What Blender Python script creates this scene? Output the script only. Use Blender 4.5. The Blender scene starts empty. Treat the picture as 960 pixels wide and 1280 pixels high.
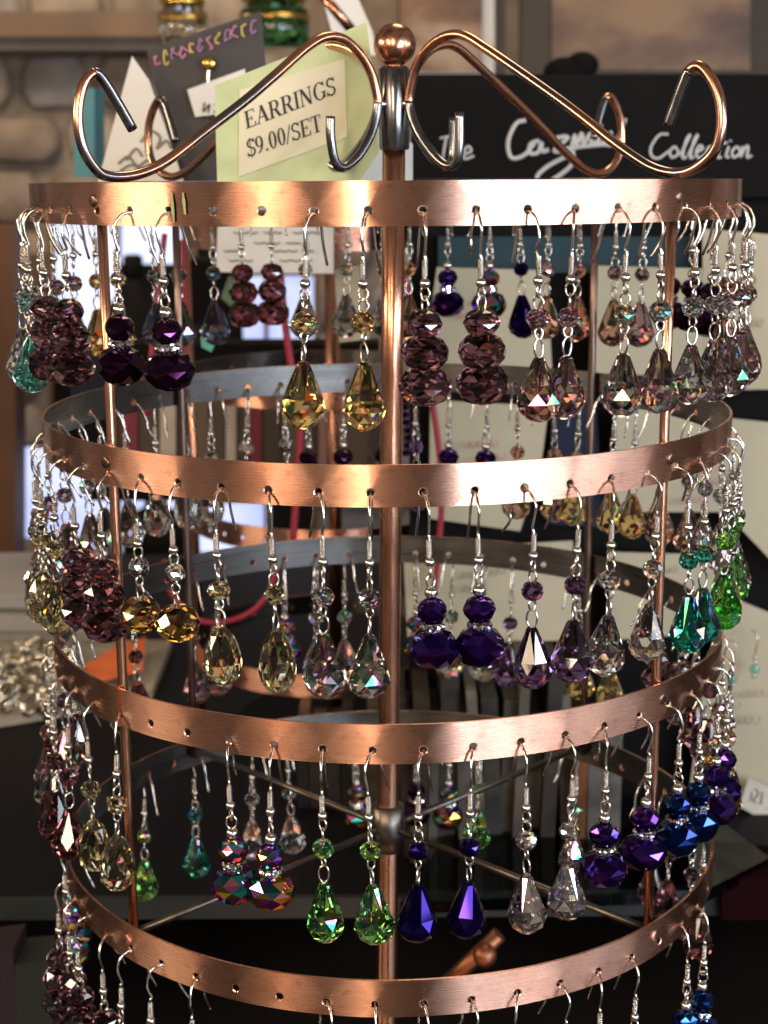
import bpy, math, random
from mathutils import Vector, Matrix
R_ = math.radians
scene = bpy.context.scene
col = scene.collection
rng = random.Random(7)

# ------------------------------------------------------------------ camera
F_PX, CAM_X, CAM_D, CAM_H = 1921.2, -0.0011, 0.4383, 0.0012
PITCH, ROLL = R_(12.341), R_(-0.39)
cam_d = bpy.data.cameras.new('camera')
cam = bpy.data.objects.new('camera', cam_d)
col.objects.link(cam)
scene.camera = cam
cam_d.sensor_fit = 'VERTICAL'
cam_d.sensor_height = 36.0
cam_d.lens = F_PX / 1280 * 36.0
cam_d.clip_start, cam_d.clip_end = 0.01, 50
cam.matrix_world = (Matrix.Translation((CAM_X, -CAM_D, CAM_H)) @ Matrix.Rotation(R_(90) - PITCH, 4, 'X')
                    @ Matrix.Rotation(ROLL, 4, 'Z'))
cam_d.dof.use_dof = True
cam_d.dof.focus_distance = 0.36
cam_d.dof.aperture_fstop = 26.0

# ------------------------------------------------------------------ world, lamps, exposure
world = bpy.data.worlds.new('World')
scene.world = world
world.use_nodes = True
bg = world.node_tree.nodes['Background']
bg.inputs[1].default_value = 0.52
_wn = world.node_tree.nodes.new('ShaderNodeTexNoise')      # even clutter of a dim shop, the same in every direction
_wn.inputs['Scale'].default_value = 5.0
_wn.inputs['Detail'].default_value = 4.0
_wt = world.node_tree.nodes.new('ShaderNodeTexCoord')
_wr = world.node_tree.nodes.new('ShaderNodeValToRGB')
for _e, (_p, _c) in zip([_wr.color_ramp.elements[0], _wr.color_ramp.elements[1], _wr.color_ramp.elements.new(.52), _wr.color_ramp.elements.new(.60)],
                        [(.40, (.035, .028, .022, 1)), (.72, (1.3, 1.25, 1.2, 1)), (.50, (.20, .16, .13, 1)), (.59, (.52, .43, .36, 1))]):
    _e.position, _e.color = _p, _c
world.node_tree.links.new(_wt.outputs['Generated'], _wn.inputs['Vector'])
world.node_tree.links.new(_wn.outputs[0], _wr.inputs[0])
world.node_tree.links.new(_wr.outputs[0], bg.inputs[0])

def lamp(name, az, elev, dist, w, h, power, colr, target=(0, 0, -0.08)):
    """area lamp at an azimuth seen from the rack (0 = towards the camera, + = right)"""
    d = bpy.data.lights.new(name, 'AREA')
    d.shape = 'RECTANGLE'
    d.size, d.size_y, d.energy, d.color = w, h, power, colr
    o = bpy.data.objects.new(name, d)
    col.objects.link(o)
    a, e = R_(az), R_(elev)
    t = Vector(target)
    p = t + dist * Vector((math.sin(a) * math.cos(e), -math.cos(a) * math.cos(e), math.sin(e)))
    o.location = p
    o.rotation_euler = (t - p).to_track_quat('-Z', 'Z').to_euler()
    return o
WARM, WARM2, COOL = (1.0, 0.75, 0.50), (1.0, 0.80, 0.56), (0.80, 0.88, 1.0)
lamp('warm_shop_lamp', -9, 16, 1.1, 0.075, 0.42, 4.4, WARM)
lamp('warm_shop_lamp', -35, 16, 1.1, 0.15, 0.40, 3.6, WARM)
lamp('warm_shop_lamp', -79, 16, 1.1, 0.085, 0.42, 5.0, WARM)
lamp('window_light', 26, 6, 1.1, 0.026, 0.68, 3.6, COOL)
lamp('window_light', 33, 6, 1.1, 0.030, 0.68, 1.2, COOL)
lamp('window_light', 42, 6, 1.1, 0.040, 0.68, 4.4, COOL)
lamp('window_light', 53, 6, 1.1, 0.045, 0.68, 3.4, COOL)
lamp('window_light', 74, 6, 1.1, 0.12, 0.60, 2.6, COOL)
lamp('overhead_fill', 160, 66, 1.3, 0.4, 0.4, 4.0, WARM2, (0, 0.15, -0.1))  # unseen soft fill added overhead for general warm light
lamp('wall_fill', -10, 40, 0.85, 0.3, 0.3, 5.5, WARM2, (-0.30, 1.6, 0.0))  # unseen fill added to brighten the stone wall

vs = scene.view_settings
vs.view_transform = 'Standard'
vs.look = 'None'
vs.exposure = 0.12
vs.gamma = 1.0
scene.cycles.use_denoising = True
scene.cycles.max_bounces = 14
scene.cycles.transmission_bounces = 12
scene.cycles.glossy_bounces = 5
scene.cycles.diffuse_bounces = 3
scene.cycles.caustics_reflective = False
scene.cycles.caustics_refractive = False
scene.cycles.sample_clamp_indirect = 6

# ------------------------------------------------------------------ helpers
def at(px, py, Y):
    """point of the plane y = Y that the photograph shows at (px, py)"""
    cr, sr = math.cos(ROLL), math.sin(ROLL)
    X0, Y0 = (px - 480) / F_PX, (py - 640) / F_PX
    X, Yi = cr * X0 + sr * Y0, -sr * X0 + cr * Y0
    c, s = math.cos(PITCH), math.sin(PITCH)
    d = Vector((X, c - Yi * s, -s - Yi * c))
    t = (Y + CAM_D) / d.y
    return Vector((CAM_X, -CAM_D, CAM_H)) + d * t

def atz(px, py, Z):
    p = at(px, py, 1.0)
    c = Vector((CAM_X, -CAM_D, CAM_H))
    d = p - c
    return c + d * ((Z - c.z) / d.z)

def new_obj(name, me, parent=None, mw=None):
    o = bpy.data.objects.new(name, me)
    col.objects.link(o)
    if parent:
        o.parent = parent
    return o

def empty(name, loc=(0, 0, 0), rz=0.0):
    o = bpy.data.objects.new(name, None)
    o.empty_display_size = 0.01
    col.objects.link(o)
    o.location = loc
    o.rotation_euler = (0, 0, rz)
    return o

def tag(o, label=None, cat=None, group=None, kind=None):
    for k, v in (('label', label), ('category', cat), ('group', group), ('kind', kind)):
        if v:
            o[k] = v
    return o

def crom(pts, n=8):
    """Catmull-Rom through the points"""
    P = [Vector(p) for p in pts]
    out = []
    for i in range(len(P) - 1):
        p0 = P[i - 1] if i else P[0] * 2 - P[1]
        p1, p2 = P[i], P[i + 1]
        p3 = P[i + 2] if i + 2 < len(P) else P[-1] * 2 - P[-2]
        for k in range(n):
            t = k / n
            out.append(0.5 * ((2 * p1) + (p2 - p0) * t + (2 * p0 - 5 * p1 + 4 * p2 - p3) * t * t
                              + (-p0 + 3 * p1 - 3 * p2 + p3) * t ** 3))
    out.append(P[-1])
    return out

class MB:
    def __init__(s):
        s.v, s.f, s.m, s.s = [], [], [], []
    def face(s, idx, mi=0, sm=False):
        s.f.append(idx); s.m.append(mi); s.s.append(sm)
    def add(s, vs, fs, mi=0, sm=False):
        b = len(s.v)
        s.v += [tuple(v) for v in vs]
        for f in fs:
            s.face([b + i for i in f], mi, sm)
    def box(s, c, d, rot=None, mi=0):
        pts = []
        for x in (-.5, .5):
            for y in (-.5, .5):
                for z in (-.5, .5):
                    p = Vector((x * d[0], y * d[1], z * d[2]))
                    if rot is not None:
                        p = rot @ p
                    pts.append(p + Vector(c))
        s.add(pts, [(0, 1, 3, 2), (4, 6, 7, 5), (0, 4, 5, 1), (2, 3, 7, 6), (0, 2, 6, 4), (1, 5, 7, 3)], mi)
        return s
    def prism(s, front, back, mi=0):
        n = len(front)
        s.add(list(front) + list(back), [list(range(n)), list(range(2 * n - 1, n - 1, -1))]
              + [(i, i + n, (i + 1) % n + n, (i + 1) % n) for i in range(n)], mi)
        return s
    def tube(s, path, r, n=8, closed=False, mi=0, caps=True):
        P = [Vector(p) for p in path]
        m = len(P)
        rad = r if isinstance(r, (list, tuple)) else [r] * m
        T = []
        for i in range(m):
            if closed:
                t = P[(i + 1) % m] - P[i - 1]
            else:
                t = P[min(i + 1, m - 1)] - P[max(i - 1, 0)]
            T.append(t.normalized() if t.length > 1e-12 else Vector((0, 0, 1)))
        a = Vector((0, 0, 1)) if abs(T[0].z) < .9 else Vector((1, 0, 0))
        N = (a - T[0] * a.dot(T[0])).normalized()
        rings = []
        for i in range(m):
            if i:
                N = (N - T[i] * N.dot(T[i]))
                N = N.normalized() if N.length > 1e-9 else T[i].orthogonal().normalized()
            B = T[i].cross(N)
            rings.append([P[i] + (N * math.cos(2 * math.pi * k / n) + B * math.sin(2 * math.pi * k / n)) * rad[i]
                          for k in range(n)])
        vs = [p for rr in rings for p in rr]
        fs = []
        for i in range(m if closed else m - 1):
            j = (i + 1) % m
            for k in range(n):
                k2 = (k + 1) % n
                fs.append((i * n + k, i * n + k2, j * n + k2, j * n + k))
        b = len(s.v)
        s.add(vs, fs, mi, True)
        if not closed and caps:
            s.face([b + k for k in range(n)][::-1], mi)
            s.face([b + (m - 1) * n + k for k in range(n)], mi)
        return s
    def lathe(s, prof, n=24, mi=0, sm=True, c=(0, 0, 0)):
        """profile of (r, z) from top to bottom round the z axis"""
        vs, fs = [], []
        for r, z in prof:
            for k in range(n):
                a = 2 * math.pi * k / n
                vs.append((c[0] + r * math.cos(a), c[1] + r * math.sin(a), c[2] + z))
        for i in range(len(prof) - 1):
            for k in range(n):
                k2 = (k + 1) % n
                fs.append((i * n + k, (i + 1) * n + k, (i + 1) * n + k2, i * n + k2))
        b = len(s.v)
        s.add(vs, fs, mi, sm)
        if prof[0][0] > 1e-9:
            s.face([b + k for k in range(n)], mi)
        if prof[-1][0] > 1e-9:
            s.face([b + (len(prof) - 1) * n + k for k in range(n)][::-1], mi)
        return s
    def mesh(s, name, mats):
        me = bpy.data.meshes.new(name)
        me.from_pydata(s.v, [], s.f)
        for m in (mats if isinstance(mats, (list, tuple)) else [mats]):
            me.materials.append(m)
        me.polygons.foreach_set('material_index', s.m)
        me.polygons.foreach_set('use_smooth', s.s)
        me.update()
        return me
    def build(s, name, mats, parent=None):
        return new_obj(name, s.mesh(name, mats), parent)

# ------------------------------------------------------------------ materials
def mat(name):
    m = bpy.data.materials.new(name)
    m.use_nodes = True
    nt = m.node_tree
    return m, nt, nt.nodes['Principled BSDF']

def setp(b, **kw):
    for k, v in kw.items():
        k = k.replace('_', ' ')
        if isinstance(v, tuple) and len(v) == 3:
            v = (*v, 1)
        b.inputs[k].default_value = v

def noise(nt, scale, detail=3, vec_scale=None, coord='Object', rough=.5):
    tc = nt.nodes.new('ShaderNodeTexCoord')
    n = nt.nodes.new('ShaderNodeTexNoise')
    n.inputs['Scale'].default_value = scale
    n.inputs['Detail'].default_value = detail
    n.inputs['Roughness'].default_value = rough
    src = tc.outputs[coord]
    if vec_scale:
        mp = nt.nodes.new('ShaderNodeMapping')
        mp.inputs['Scale'].default_value = vec_scale
        nt.links.new(src, mp.inputs[0])
        src = mp.outputs[0]
    nt.links.new(src, n.inputs['Vector'])
    return n

def ramp(nt, fac, stops):
    r = nt.nodes.new('ShaderNodeValToRGB')
    el = r.color_ramp.elements
    while len(el) < len(stops):
        el.new(0.5)
    for e, (p, c) in zip(el, stops):
        e.position = p
        e.color = (*c, 1) if len(c) == 3 else c
    nt.links.new(fac, r.inputs[0])
    return r

def bump(nt, b, fac, strength, dist=0.0002):
    n = nt.nodes.new('ShaderNodeBump')
    n.inputs['Strength'].default_value = strength
    n.inputs['Distance'].default_value = dist
    nt.links.new(fac, n.inputs['Height'])
    nt.links.new(n.outputs[0], b.inputs['Normal'])

def maprange(nt, fac, lo, hi, a=0.3, z=0.7):
    n = nt.nodes.new('ShaderNodeMapRange')
    for i, v in ((1, a), (2, z), (3, lo), (4, hi)):
        n.inputs[i].default_value = v
    nt.links.new(fac, n.inputs[0])
    return n.outputs[0]

def brushed(name, c1, c2, r_lo, r_hi, streak=(25, 25, 2600), aniso=0.75, metallic=1.0, tarnish=None):
    m, nt, b = mat(name)
    n1 = noise(nt, 45, 4)
    n2 = noise(nt, 1, 3, streak)
    stops = [(0.30, c1), (0.62, c2)]
    rp = ramp(nt, n1.outputs[0], stops)
    n3 = noise(nt, 420, 5)                      # specks of tarnish and finger marks
    sp = ramp(nt, n3.outputs[0], [(0.30, (.45, .38, .34)), (0.40, (1, 1, 1))])
    ms = nt.nodes.new('ShaderNodeMixRGB')
    ms.blend_type = 'MULTIPLY'
    ms.inputs[0].default_value = 0.35
    nt.links.new(rp.outputs[0], ms.inputs[1])
    nt.links.new(sp.outputs[0], ms.inputs[2])
    rp = ms
    mx = nt.nodes.new('ShaderNodeMixRGB')
    mx.blend_type = 'MULTIPLY'
    mx.inputs[0].default_value = 0.08
    st = ramp(nt, n2.outputs[0], [(0.3, (.72, .68, .66)), (0.7, (1, 1, 1))])
    nt.links.new(rp.outputs[0], mx.inputs[1])
    nt.links.new(st.outputs[0], mx.inputs[2])
    nt.links.new(mx.outputs[0], b.inputs['Base Color'])
    setp(b, Metallic=metallic, Anisotropic=aniso, Anisotropic_Rotation=0.25)
    nt.links.new(maprange(nt, n2.outputs[0], r_lo, r_hi), b.inputs['Roughness'])
    tg = nt.nodes.new('ShaderNodeTangent')
    tg.direction_type = 'RADIAL'
    tg.axis = 'Z'
    nt.links.new(tg.outputs[0], b.inputs['Tangent'])
    bump(nt, b, n2.outputs[0], 0.05, 0.00004)
    return m

COPPER = brushed('brushed_copper', (0.62, 0.285, 0.185), (0.86, 0.49, 0.36), 0.255, 0.285, (60, 60, 9000), 0.97)
COPPER_ROD = brushed('copper_rod', (0.50, 0.23, 0.14), (0.68, 0.35, 0.23), 0.22, 0.27, (500, 500, 60), 0.0)
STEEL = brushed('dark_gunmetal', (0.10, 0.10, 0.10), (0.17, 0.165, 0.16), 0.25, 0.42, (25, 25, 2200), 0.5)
GUN = brushed('gunmetal_rod', (0.14, 0.14, 0.15), (0.25, 0.25, 0.26), 0.16, 0.26, (700, 700, 25), 0.0)

DARK_METAL = brushed('dark_metal', (0.13, 0.095, 0.085), (0.24, 0.16, 0.13), 0.28, 0.36, (500, 500, 60), 0.0)  # darker grey-brown metal for the rear posts and most rivets
DARKROD = brushed('dull_steel_rod', (0.06, 0.055, 0.05), (0.16, 0.14, 0.12), 0.30, 0.40, (500, 500, 500), 0.0)

def two_tone_rod():
    """copper wire with its dark reflections put into the colour as grey patches"""
    m, nt, b = mat('copper_wire_reflections')
    n = noise(nt, 38, 2)
    rp = ramp(nt, n.outputs[0], [(0.44, (0.70, 0.33, 0.20)), (0.60, (0.26, 0.22, 0.20))])
    nt.links.new(rp.outputs[0], b.inputs['Base Color'])
    setp(b, Metallic=1.0, Roughness=0.22)
    return m
ARM = two_tone_rod()

def simple(name, c, rough=.5, metallic=0.0, var=0.12, scale=60, bmp=0.0, spec=.5):
    m, nt, b = mat(name)
    n = noise(nt, scale, 4)
    lo = tuple(x * (1 - var) for x in c)
    hi = tuple(min(1, x * (1 + var)) for x in c)
    rp = ramp(nt, n.outputs[0], [(0.3, lo), (0.7, hi)])
    nt.links.new(rp.outputs[0], b.inputs['Base Color'])
    setp(b, Metallic=metallic, Roughness=rough)
    b.inputs['Specular IOR Level'].default_value = spec
    if bmp:
        bump(nt, b, n.outputs[0], bmp)
    return m

SILVER = simple('silver_wire', (0.60, 0.57, 0.53), 0.18, 1.0, 0.15, 400)
RHINE = simple('rhinestone', (0.88, 0.88, 0.88), 0.06, 1.0, 0.10, 900)

def glass(name, c, film=0.0, rough=0.03, trans=1.0, ior=1.47, film_ior=1.75, metal=0.0):
    m, nt, b = mat(name)
    setp(b, Base_Color=c, Roughness=rough, IOR=ior, Transmission_Weight=trans, Metallic=metal)
    if film:
        n = noise(nt, 160, 1)
        nt.links.new(maprange(nt, n.outputs[0], film * .75, film * 1.25), b.inputs['Thin Film Thickness'])
        b.inputs['Thin Film IOR'].default_value = film_ior
    return m

def coated(name, stops, scale=2.2, rough=0.045, ior=2.5, metal=0.0):
    """dark crystal with a coloured mirror coat: the coat itself runs through these colours"""
    m, nt, b = mat(name)
    n = noise(nt, scale, 1, None, 'Normal')     # each cut facet has its own tone
    rp = ramp(nt, n.outputs[0], stops)
    nt.links.new(rp.outputs[0], b.inputs['Specular Tint'])
    dk = nt.nodes.new('ShaderNodeMixRGB')
    dk.blend_type = 'MULTIPLY'
    dk.inputs[0].default_value = 1.0
    dk.inputs[2].default_value = (.010, .010, .010, 1)
    nt.links.new(rp.outputs[0], dk.inputs[1])
    nt.links.new(dk.outputs[0], b.inputs['Base Color'])
    setp(b, Roughness=rough, IOR=ior, Metallic=metal)
    if metal:
        nt.links.new(rp.outputs[0], b.inputs['Base Color'])
    return m

CR = {
    'amber':  glass('amber_crystal', (0.95, 0.66, 0.26), 340),
    'gold':   glass('golden_crystal', (0.70, 0.42, 0.10), 0, ior=1.75),
    'yellow': glass('pale_yellow_crystal', (0.95, 0.87, 0.52), 0),
    'plum':   glass('plum_crystal', (0.25, 0.115, 0.15), 0),
    'rose':   glass('rose_crystal', (0.70, 0.40, 0.31), 360),
    'mauve':  glass('mauve_crystal', (0.52, 0.35, 0.38), 360),
    'smoky':  glass('smoky_crystal', (0.52, 0.48, 0.46), 400, film_ior=1.9),
    'clear':  glass('clear_crystal', (0.97, 0.97, 0.97), 0),
    'lilac':  glass('lilac_crystal', (0.66, 0.58, 0.62), 360),
    'green':  glass('green_crystal', (0.30, 0.82, 0.22), 330),
    'teal':   glass('teal_crystal', (0.05, 0.50, 0.42), 300),
    'aqua':   glass('aqua_crystal', (0.42, 0.85, 0.80), 330),
    'violet': glass('violet_crystal', (0.19, 0.10, 0.28), 0),
    'maroon': glass('maroon_crystal', (0.28, 0.09, 0.12), 0),
    'navy':   glass('navy_crystal', (0.16, 0.18, 0.24), 300),
    'indigo': coated('indigo_coated_crystal', [(0.35, (0.06, 0.02, 0.60)), (0.65, (0.20, 0.10, 1.0))], ior=1.8),
    'purple': coated('purple_coated_crystal', [(0.30, (0.26, 0.05, 0.28)), (0.48, (0.30, 0.06, 0.70)), (0.58, (0.20, 0.10, 1.0))], ior=2.3),
    'aubergine': coated('aubergine_coated_crystal', [(0.30, (0.30, 0.07, 0.22)), (0.55, (0.30, 0.08, 0.28)), (0.75, (0.20, 0.08, 0.40))], ior=2.0),
    'blue':   coated('blue_coated_crystal', [(0.34, (0.03, 0.05, 0.55)), (0.5, (0.04, 0.16, 0.95)), (0.62, (0.06, 0.34, 1.0)), (0.7, (0.22, 0.12, 1.0))], ior=2.2),
    'rainbow': coated('rainbow_coated_crystal', [(0.38, (0.02, 0.30, 0.30)), (0.44, (0.42, 0.05, 0.40)), (0.49, (0.70, 0.36, 0.06)),
                                                 (0.54, (0.40, 0.40, 0.05)), (0.58, (0.60, 0.20, 0.08)), (0.64, (0.20, 0.06, 0.50))], 3.4, rough=.035, metal=0.97),
    'silver': glass('silver_coated_crystal', (0.84, 0.82, 0.84), 420, film_ior=2.2, metal=.42),
}
COLOUR_WORD = {'amber': 'amber', 'gold': 'golden', 'yellow': 'pale yellow', 'plum': 'plum', 'rose': 'rose pink', 'mauve': 'mauve',
               'smoky': 'smoky grey', 'clear': 'clear', 'lilac': 'pale lilac', 'green': 'green', 'teal': 'dark teal', 'aqua': 'aqua',
               'violet': 'violet', 'maroon': 'maroon', 'navy': 'navy', 'indigo': 'indigo', 'purple': 'purple', 'aubergine': 'dark purple',
               'blue': 'blue', 'rainbow': 'rainbow', 'silver': 'silvery'}

# ------------------------------------------------------------------ the rack
RAD, BAND, HOLES, PHASE = 0.097, 0.0098, 51, -2.45
STEP = 360.0 / HOLES
RING_Z = [0.0, -0.0628, -0.1247, -0.1902]

def band_mesh(name, R, h, holes, phase, hz=0.0064, hr=0.0009, th=0.0007, seed=0, axis=-90.0):
    """a strip bent to a ring, with drilled and chamfered holes"""
    rr = random.Random(seed)
    ph = [rr.uniform(0, 6.28) for _ in range(6)]
    mb = MB()
    w = math.pi * R / holes
    def cyl(x, z, k, off):
        a = (R_(phase) + (k * 2 * math.pi / holes) + x / R) % (2 * math.pi)
        r = R + off + 0.00016 * math.sin(3 * a + ph[0]) + 0.00010 * math.sin(7 * a + ph[1]) + 0.00005 * math.sin(17 * a + ph[2])
        zz = z + 0.00018 * math.sin(2 * a + ph[3])
        return (r * math.sin(a), -r * math.cos(a), zz)
    top, bot = 0.0, -h
    weld = {}
    for k in range(holes):
        bd = []
        for i in range(4): bd.append((-w + i * w / 2, bot))
        for i in range(4): bd.append((w, bot + i * h / 4))
        for i in range(4): bd.append((w - i * w / 2, top))
        for i in range(4): bd.append((-w, top - i * h / 4))
        hp = lambda rad: [(rad * math.cos(R_(-140) + i * math.pi / 8), -hz + rad * math.sin(R_(-140) + i * math.pi / 8)) for i in range(16)]
        h1, h0 = hp(hr * 1.28), hp(hr)
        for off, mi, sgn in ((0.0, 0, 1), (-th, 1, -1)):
            vs = [cyl(x, z, k, off) for x, z in bd] + [cyl(x, z, k, off) for x, z in h1]
            fs = []
            for i in range(16):
                j = (i + 1) % 16
                f = (i, j, 16 + j, 16 + i)
                fs.append(f if sgn > 0 else f[::-1])
            ids = []
            for v in vs:
                key = (mi, round(v[0], 6), round(v[1], 6), round(v[2], 6))
                if key not in weld:
                    weld[key] = len(mb.v)
                    mb.v.append(v)
                ids.append(weld[key])
            for f in fs:
                mb.face([ids[q] for q in f], mi, True)
        vs = ([cyl(x, z, k, 0) for x, z in h1] + [cyl(x, z, k, -0.00016) for x, z in h0]
              + [cyl(x, z, k, -th) for x, z in h1])
        fs = []
        for i in range(16):
            j = (i + 1) % 16
            fs += [(i, j, 16 + j, 16 + i), (16 + i, 16 + j, 32 + j, 32 + i)]
        mb.add(vs, fs, 0, False)
        for e0, flip in ((8, False), (0, True)):
            pts = [bd[(e0 + i) % 16] for i in range(5)]
            vs = [cyl(x, z, k, 0) for x, z in pts] + [cyl(x, z, k, -th) for x, z in pts]
            mb.add(vs, [(i, i + 1, 6 + i, 5 + i) for i in range(4)], 0, False)
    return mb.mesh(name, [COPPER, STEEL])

def polar(r, az, z):
    a = R_(az)
    return Vector((r * math.sin(a), -r * math.cos(a), z))

rack = tag(empty('earring_rack', (0, 0, -0.335)), 'round four-tier copper earring rack with scrolled arms and ball finial', 'earring rack')
RZ0 = 0.335
def rp(mb, name, mats):
    o = mb.build(name, mats, rack)
    o.location = (0, 0, RZ0)
    return o
POST_AZ = [-45.6, 45.6, 134.4, -134.4]
for i, z in enumerate(RING_Z):
    o = new_obj('band', band_mesh('band', RAD, BAND, HOLES, PHASE, seed=i), rack)
    o.location = (0, 0, RZ0 + z)
    # rivets that hold the band to the posts
    for az in POST_AZ:
        mb = MB()
        mb.lathe([(0, .00028), (.0008, .00026), (.0013, .00018), (.0015, .0), (.0015, -.0003)], 14)
        q = Matrix.Translation(polar(RAD + .0001, az, -BAND * .42)) @ Matrix.Rotation(R_(az), 4, 'Z') @ Matrix.Rotation(R_(90), 4, 'X')
        mb.v = [tuple(q @ Vector(v)) for v in mb.v]
        r_ = mb.build('rivet', DARK_METAL if i < 3 else COPPER, o)
# two green reflections painted as pale strips of colour on the top band
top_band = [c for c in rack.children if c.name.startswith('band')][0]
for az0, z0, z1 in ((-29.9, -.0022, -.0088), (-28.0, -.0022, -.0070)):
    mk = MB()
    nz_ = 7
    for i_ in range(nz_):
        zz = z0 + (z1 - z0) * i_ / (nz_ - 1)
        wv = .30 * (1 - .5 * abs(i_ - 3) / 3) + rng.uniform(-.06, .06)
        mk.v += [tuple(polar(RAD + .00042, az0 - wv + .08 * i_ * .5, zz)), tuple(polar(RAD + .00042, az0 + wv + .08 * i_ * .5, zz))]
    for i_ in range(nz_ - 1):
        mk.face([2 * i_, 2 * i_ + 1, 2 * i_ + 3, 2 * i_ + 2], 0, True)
    mk.build('green_reflection', simple('green_reflection_tint', (.30, .34, .14), .7), top_band)
# overlap seam on the third band, by the left post
mb = MB()
vs, fs = [], []
for i in range(7):
    for z in (.0, -BAND):
        vs.append(polar(RAD + .0006, -44.6 - i * 1.2, z + (.00015 if z == 0 else -.00015)))
for i in range(6):
    fs.append((i * 2, i * 2 + 1, i * 2 + 3, i * 2 + 2))
mb.add(vs, fs, 0, True)
vs2 = [polar(RAD + d, -44.6, z) for d in (.0006, .0) for z in (.00015, -BAND - .00015)]
mb.add(vs2, [(0, 2, 3, 1)])
seam = mb.build('seam_overlap', COPPER, rack)
seam.location = (0, 0, RZ0 + RING_Z[2])

POST_R = RAD - 0.0022
for az in POST_AZ:
    mb = MB()
    p = polar(POST_R, az, 0)
    mb.tube([p + Vector((0, 0, z)) for z in (-.0012, -.05, -.1, -.15, RING_Z[3] - BAND * .6)], .00125, 12)
    rp(mb, 'post', COPPER_ROD if abs(az) < 90 else DARK_METAL)

# centre pole leans a touch to the right, as in the photograph
def pole_at(z):
    t = (z - RING_Z[3]) / (0 - RING_Z[3])
    return Vector((-0.0005 + 0.0027 * t, 0, z))
mb = MB().tube([pole_at(z) for z in (.012, -.05, -.1, -.15, -.2, -.26, -.328)], .0032, 20)
rp(mb, 'centre_pole', COPPER_ROD)
HUB = pole_at(.018)
mb = MB().lathe([(.0036, .0305), (.0042, .0298), (.0043, .020), (.0042, .0088), (.0039, .0082), (.0033, .0082)], 28, c=(HUB.x, 0, 0))
rp(mb, 'sleeve', GUN)
prof = [(.0058 * math.sin(math.pi * i / 18) if i < 17 else .0022, .0362 + .0058 * math.cos(math.pi * i / 18)) for i in range(18)]
mb = MB().lathe(prof + [(.0022, .0300)], 28, c=(pole_at(.036).x, 0, 0))
rp(mb, 'ball_finial', COPPER_ROD)

ARM_R = [(25.5, 17.6), (25.5, 9.0), (24.6, 5.0), (21.6, 3.6), (17.0, 5.7), (11.5, 10.6), (8.0, 15.2), (6.0, 20.4), (7.0, 25.5), (8.6, 29.4), (11.7, 33.0),
         (16.3, 36.0), (22.1, 37.4), (27.6, 36.7), (34.6, 33.4), (47.3, 26.7), (60.8, 19.3), (69.6, 13.9), (76.2, 9.6), (83.4, 5.4), (88.9, 2.7), (94.4, 1.4),
         (99.0, 1.7), (103.3, 3.8), (106.4, 7.0), (107.6, 11.9), (106.9, 17.6), (104.6, 22.1), (101.3, 25.3), (98.5, 24.6), (96.8, 21.6), (94.8, 16.8), (93.0, 12.3)]
ARM_L = [(22.6, 16.8), (22.7, 11.7), (21.4, 5.4), (18.6, 3.4), (13.6, 6.0), (9.4, 10.8), (7.0, 15.6), (6.0, 20.4), (6.5, 23.6), (8.3, 28.3), (11.7, 32.7), (17.2, 36.5),
         (23.6, 37.0), (30.3, 34.0), (40.2, 27.0), (50.7, 19.8), (63.3, 12.1), (74.7, 5.3), (82.1, 2.4), (88.5, 1.4), (93.6, 1.8), (96.2, 3.6), (98.9, 7.6),
         (100.1, 13.1), (99.5, 18.8), (97.8, 23.0), (95.2, 25.1), (93.1, 24.1), (89.3, 19.1), (84.8, 12.4)]
for i, az in enumerate(POST_AZ):
    a = R_(az)
    dv = Vector((math.sin(a), -math.cos(a), 0))
    pts = []
    for r, z in (ARM_L if i == 0 else ARM_R):
        k = max(0, 1 - r / 60)
        pts.append(dv * (r * .001) + Vector((HUB.x * k, 0, z * .001)))
    path = crom(pts, 6)
    ia, ib = 7 * 6, (len(pts) - 4) * 6
    arm = rp(MB().tube(path[ia:ib + 1], .00130, 12), 'scroll_arm', ARM)
    MB().tube(path[:ia + 2], .00127, 12).build('inner_hook', GUN, arm)
    MB().tube(path[ib:], .00127, 12).build('hooked_end', GUN, arm)
    w = MB()
    w.lathe([(0, .0016), (.0011, .0011), (.0016, 0), (.0011, -.0011), (0, -.0016)], 10, c=tuple(dv * .0050 + Vector((HUB.x, 0, .0204))))
    w.build('weld', SILVER, arm)
# cross spokes at the lowest band
SPZ = RING_Z[3] - 0.003
c0 = pole_at(SPZ)
for az in POST_AZ:
    mb = MB().tube([c0 + polar(.0050, az, 0), polar(POST_R - .0010, az, SPZ)], .00105, 10)
    rp(mb, 'spoke', DARKROD)
mb = MB().lathe([(.0034, .0075), (.0050, .0070), (.0052, 0), (.0050, -.0070), (.0034, -.0075)], 22, c=tuple(c0))
rp(mb, 'spoke_hub', DARKROD)
mb = MB().lathe([(.010, .0), (.060, -.003), (.075, -.0052), (.075, -.0070)], 40, c=(0, 0, -.328))
rp(mb, 'base_disc', COPPER)

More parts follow.
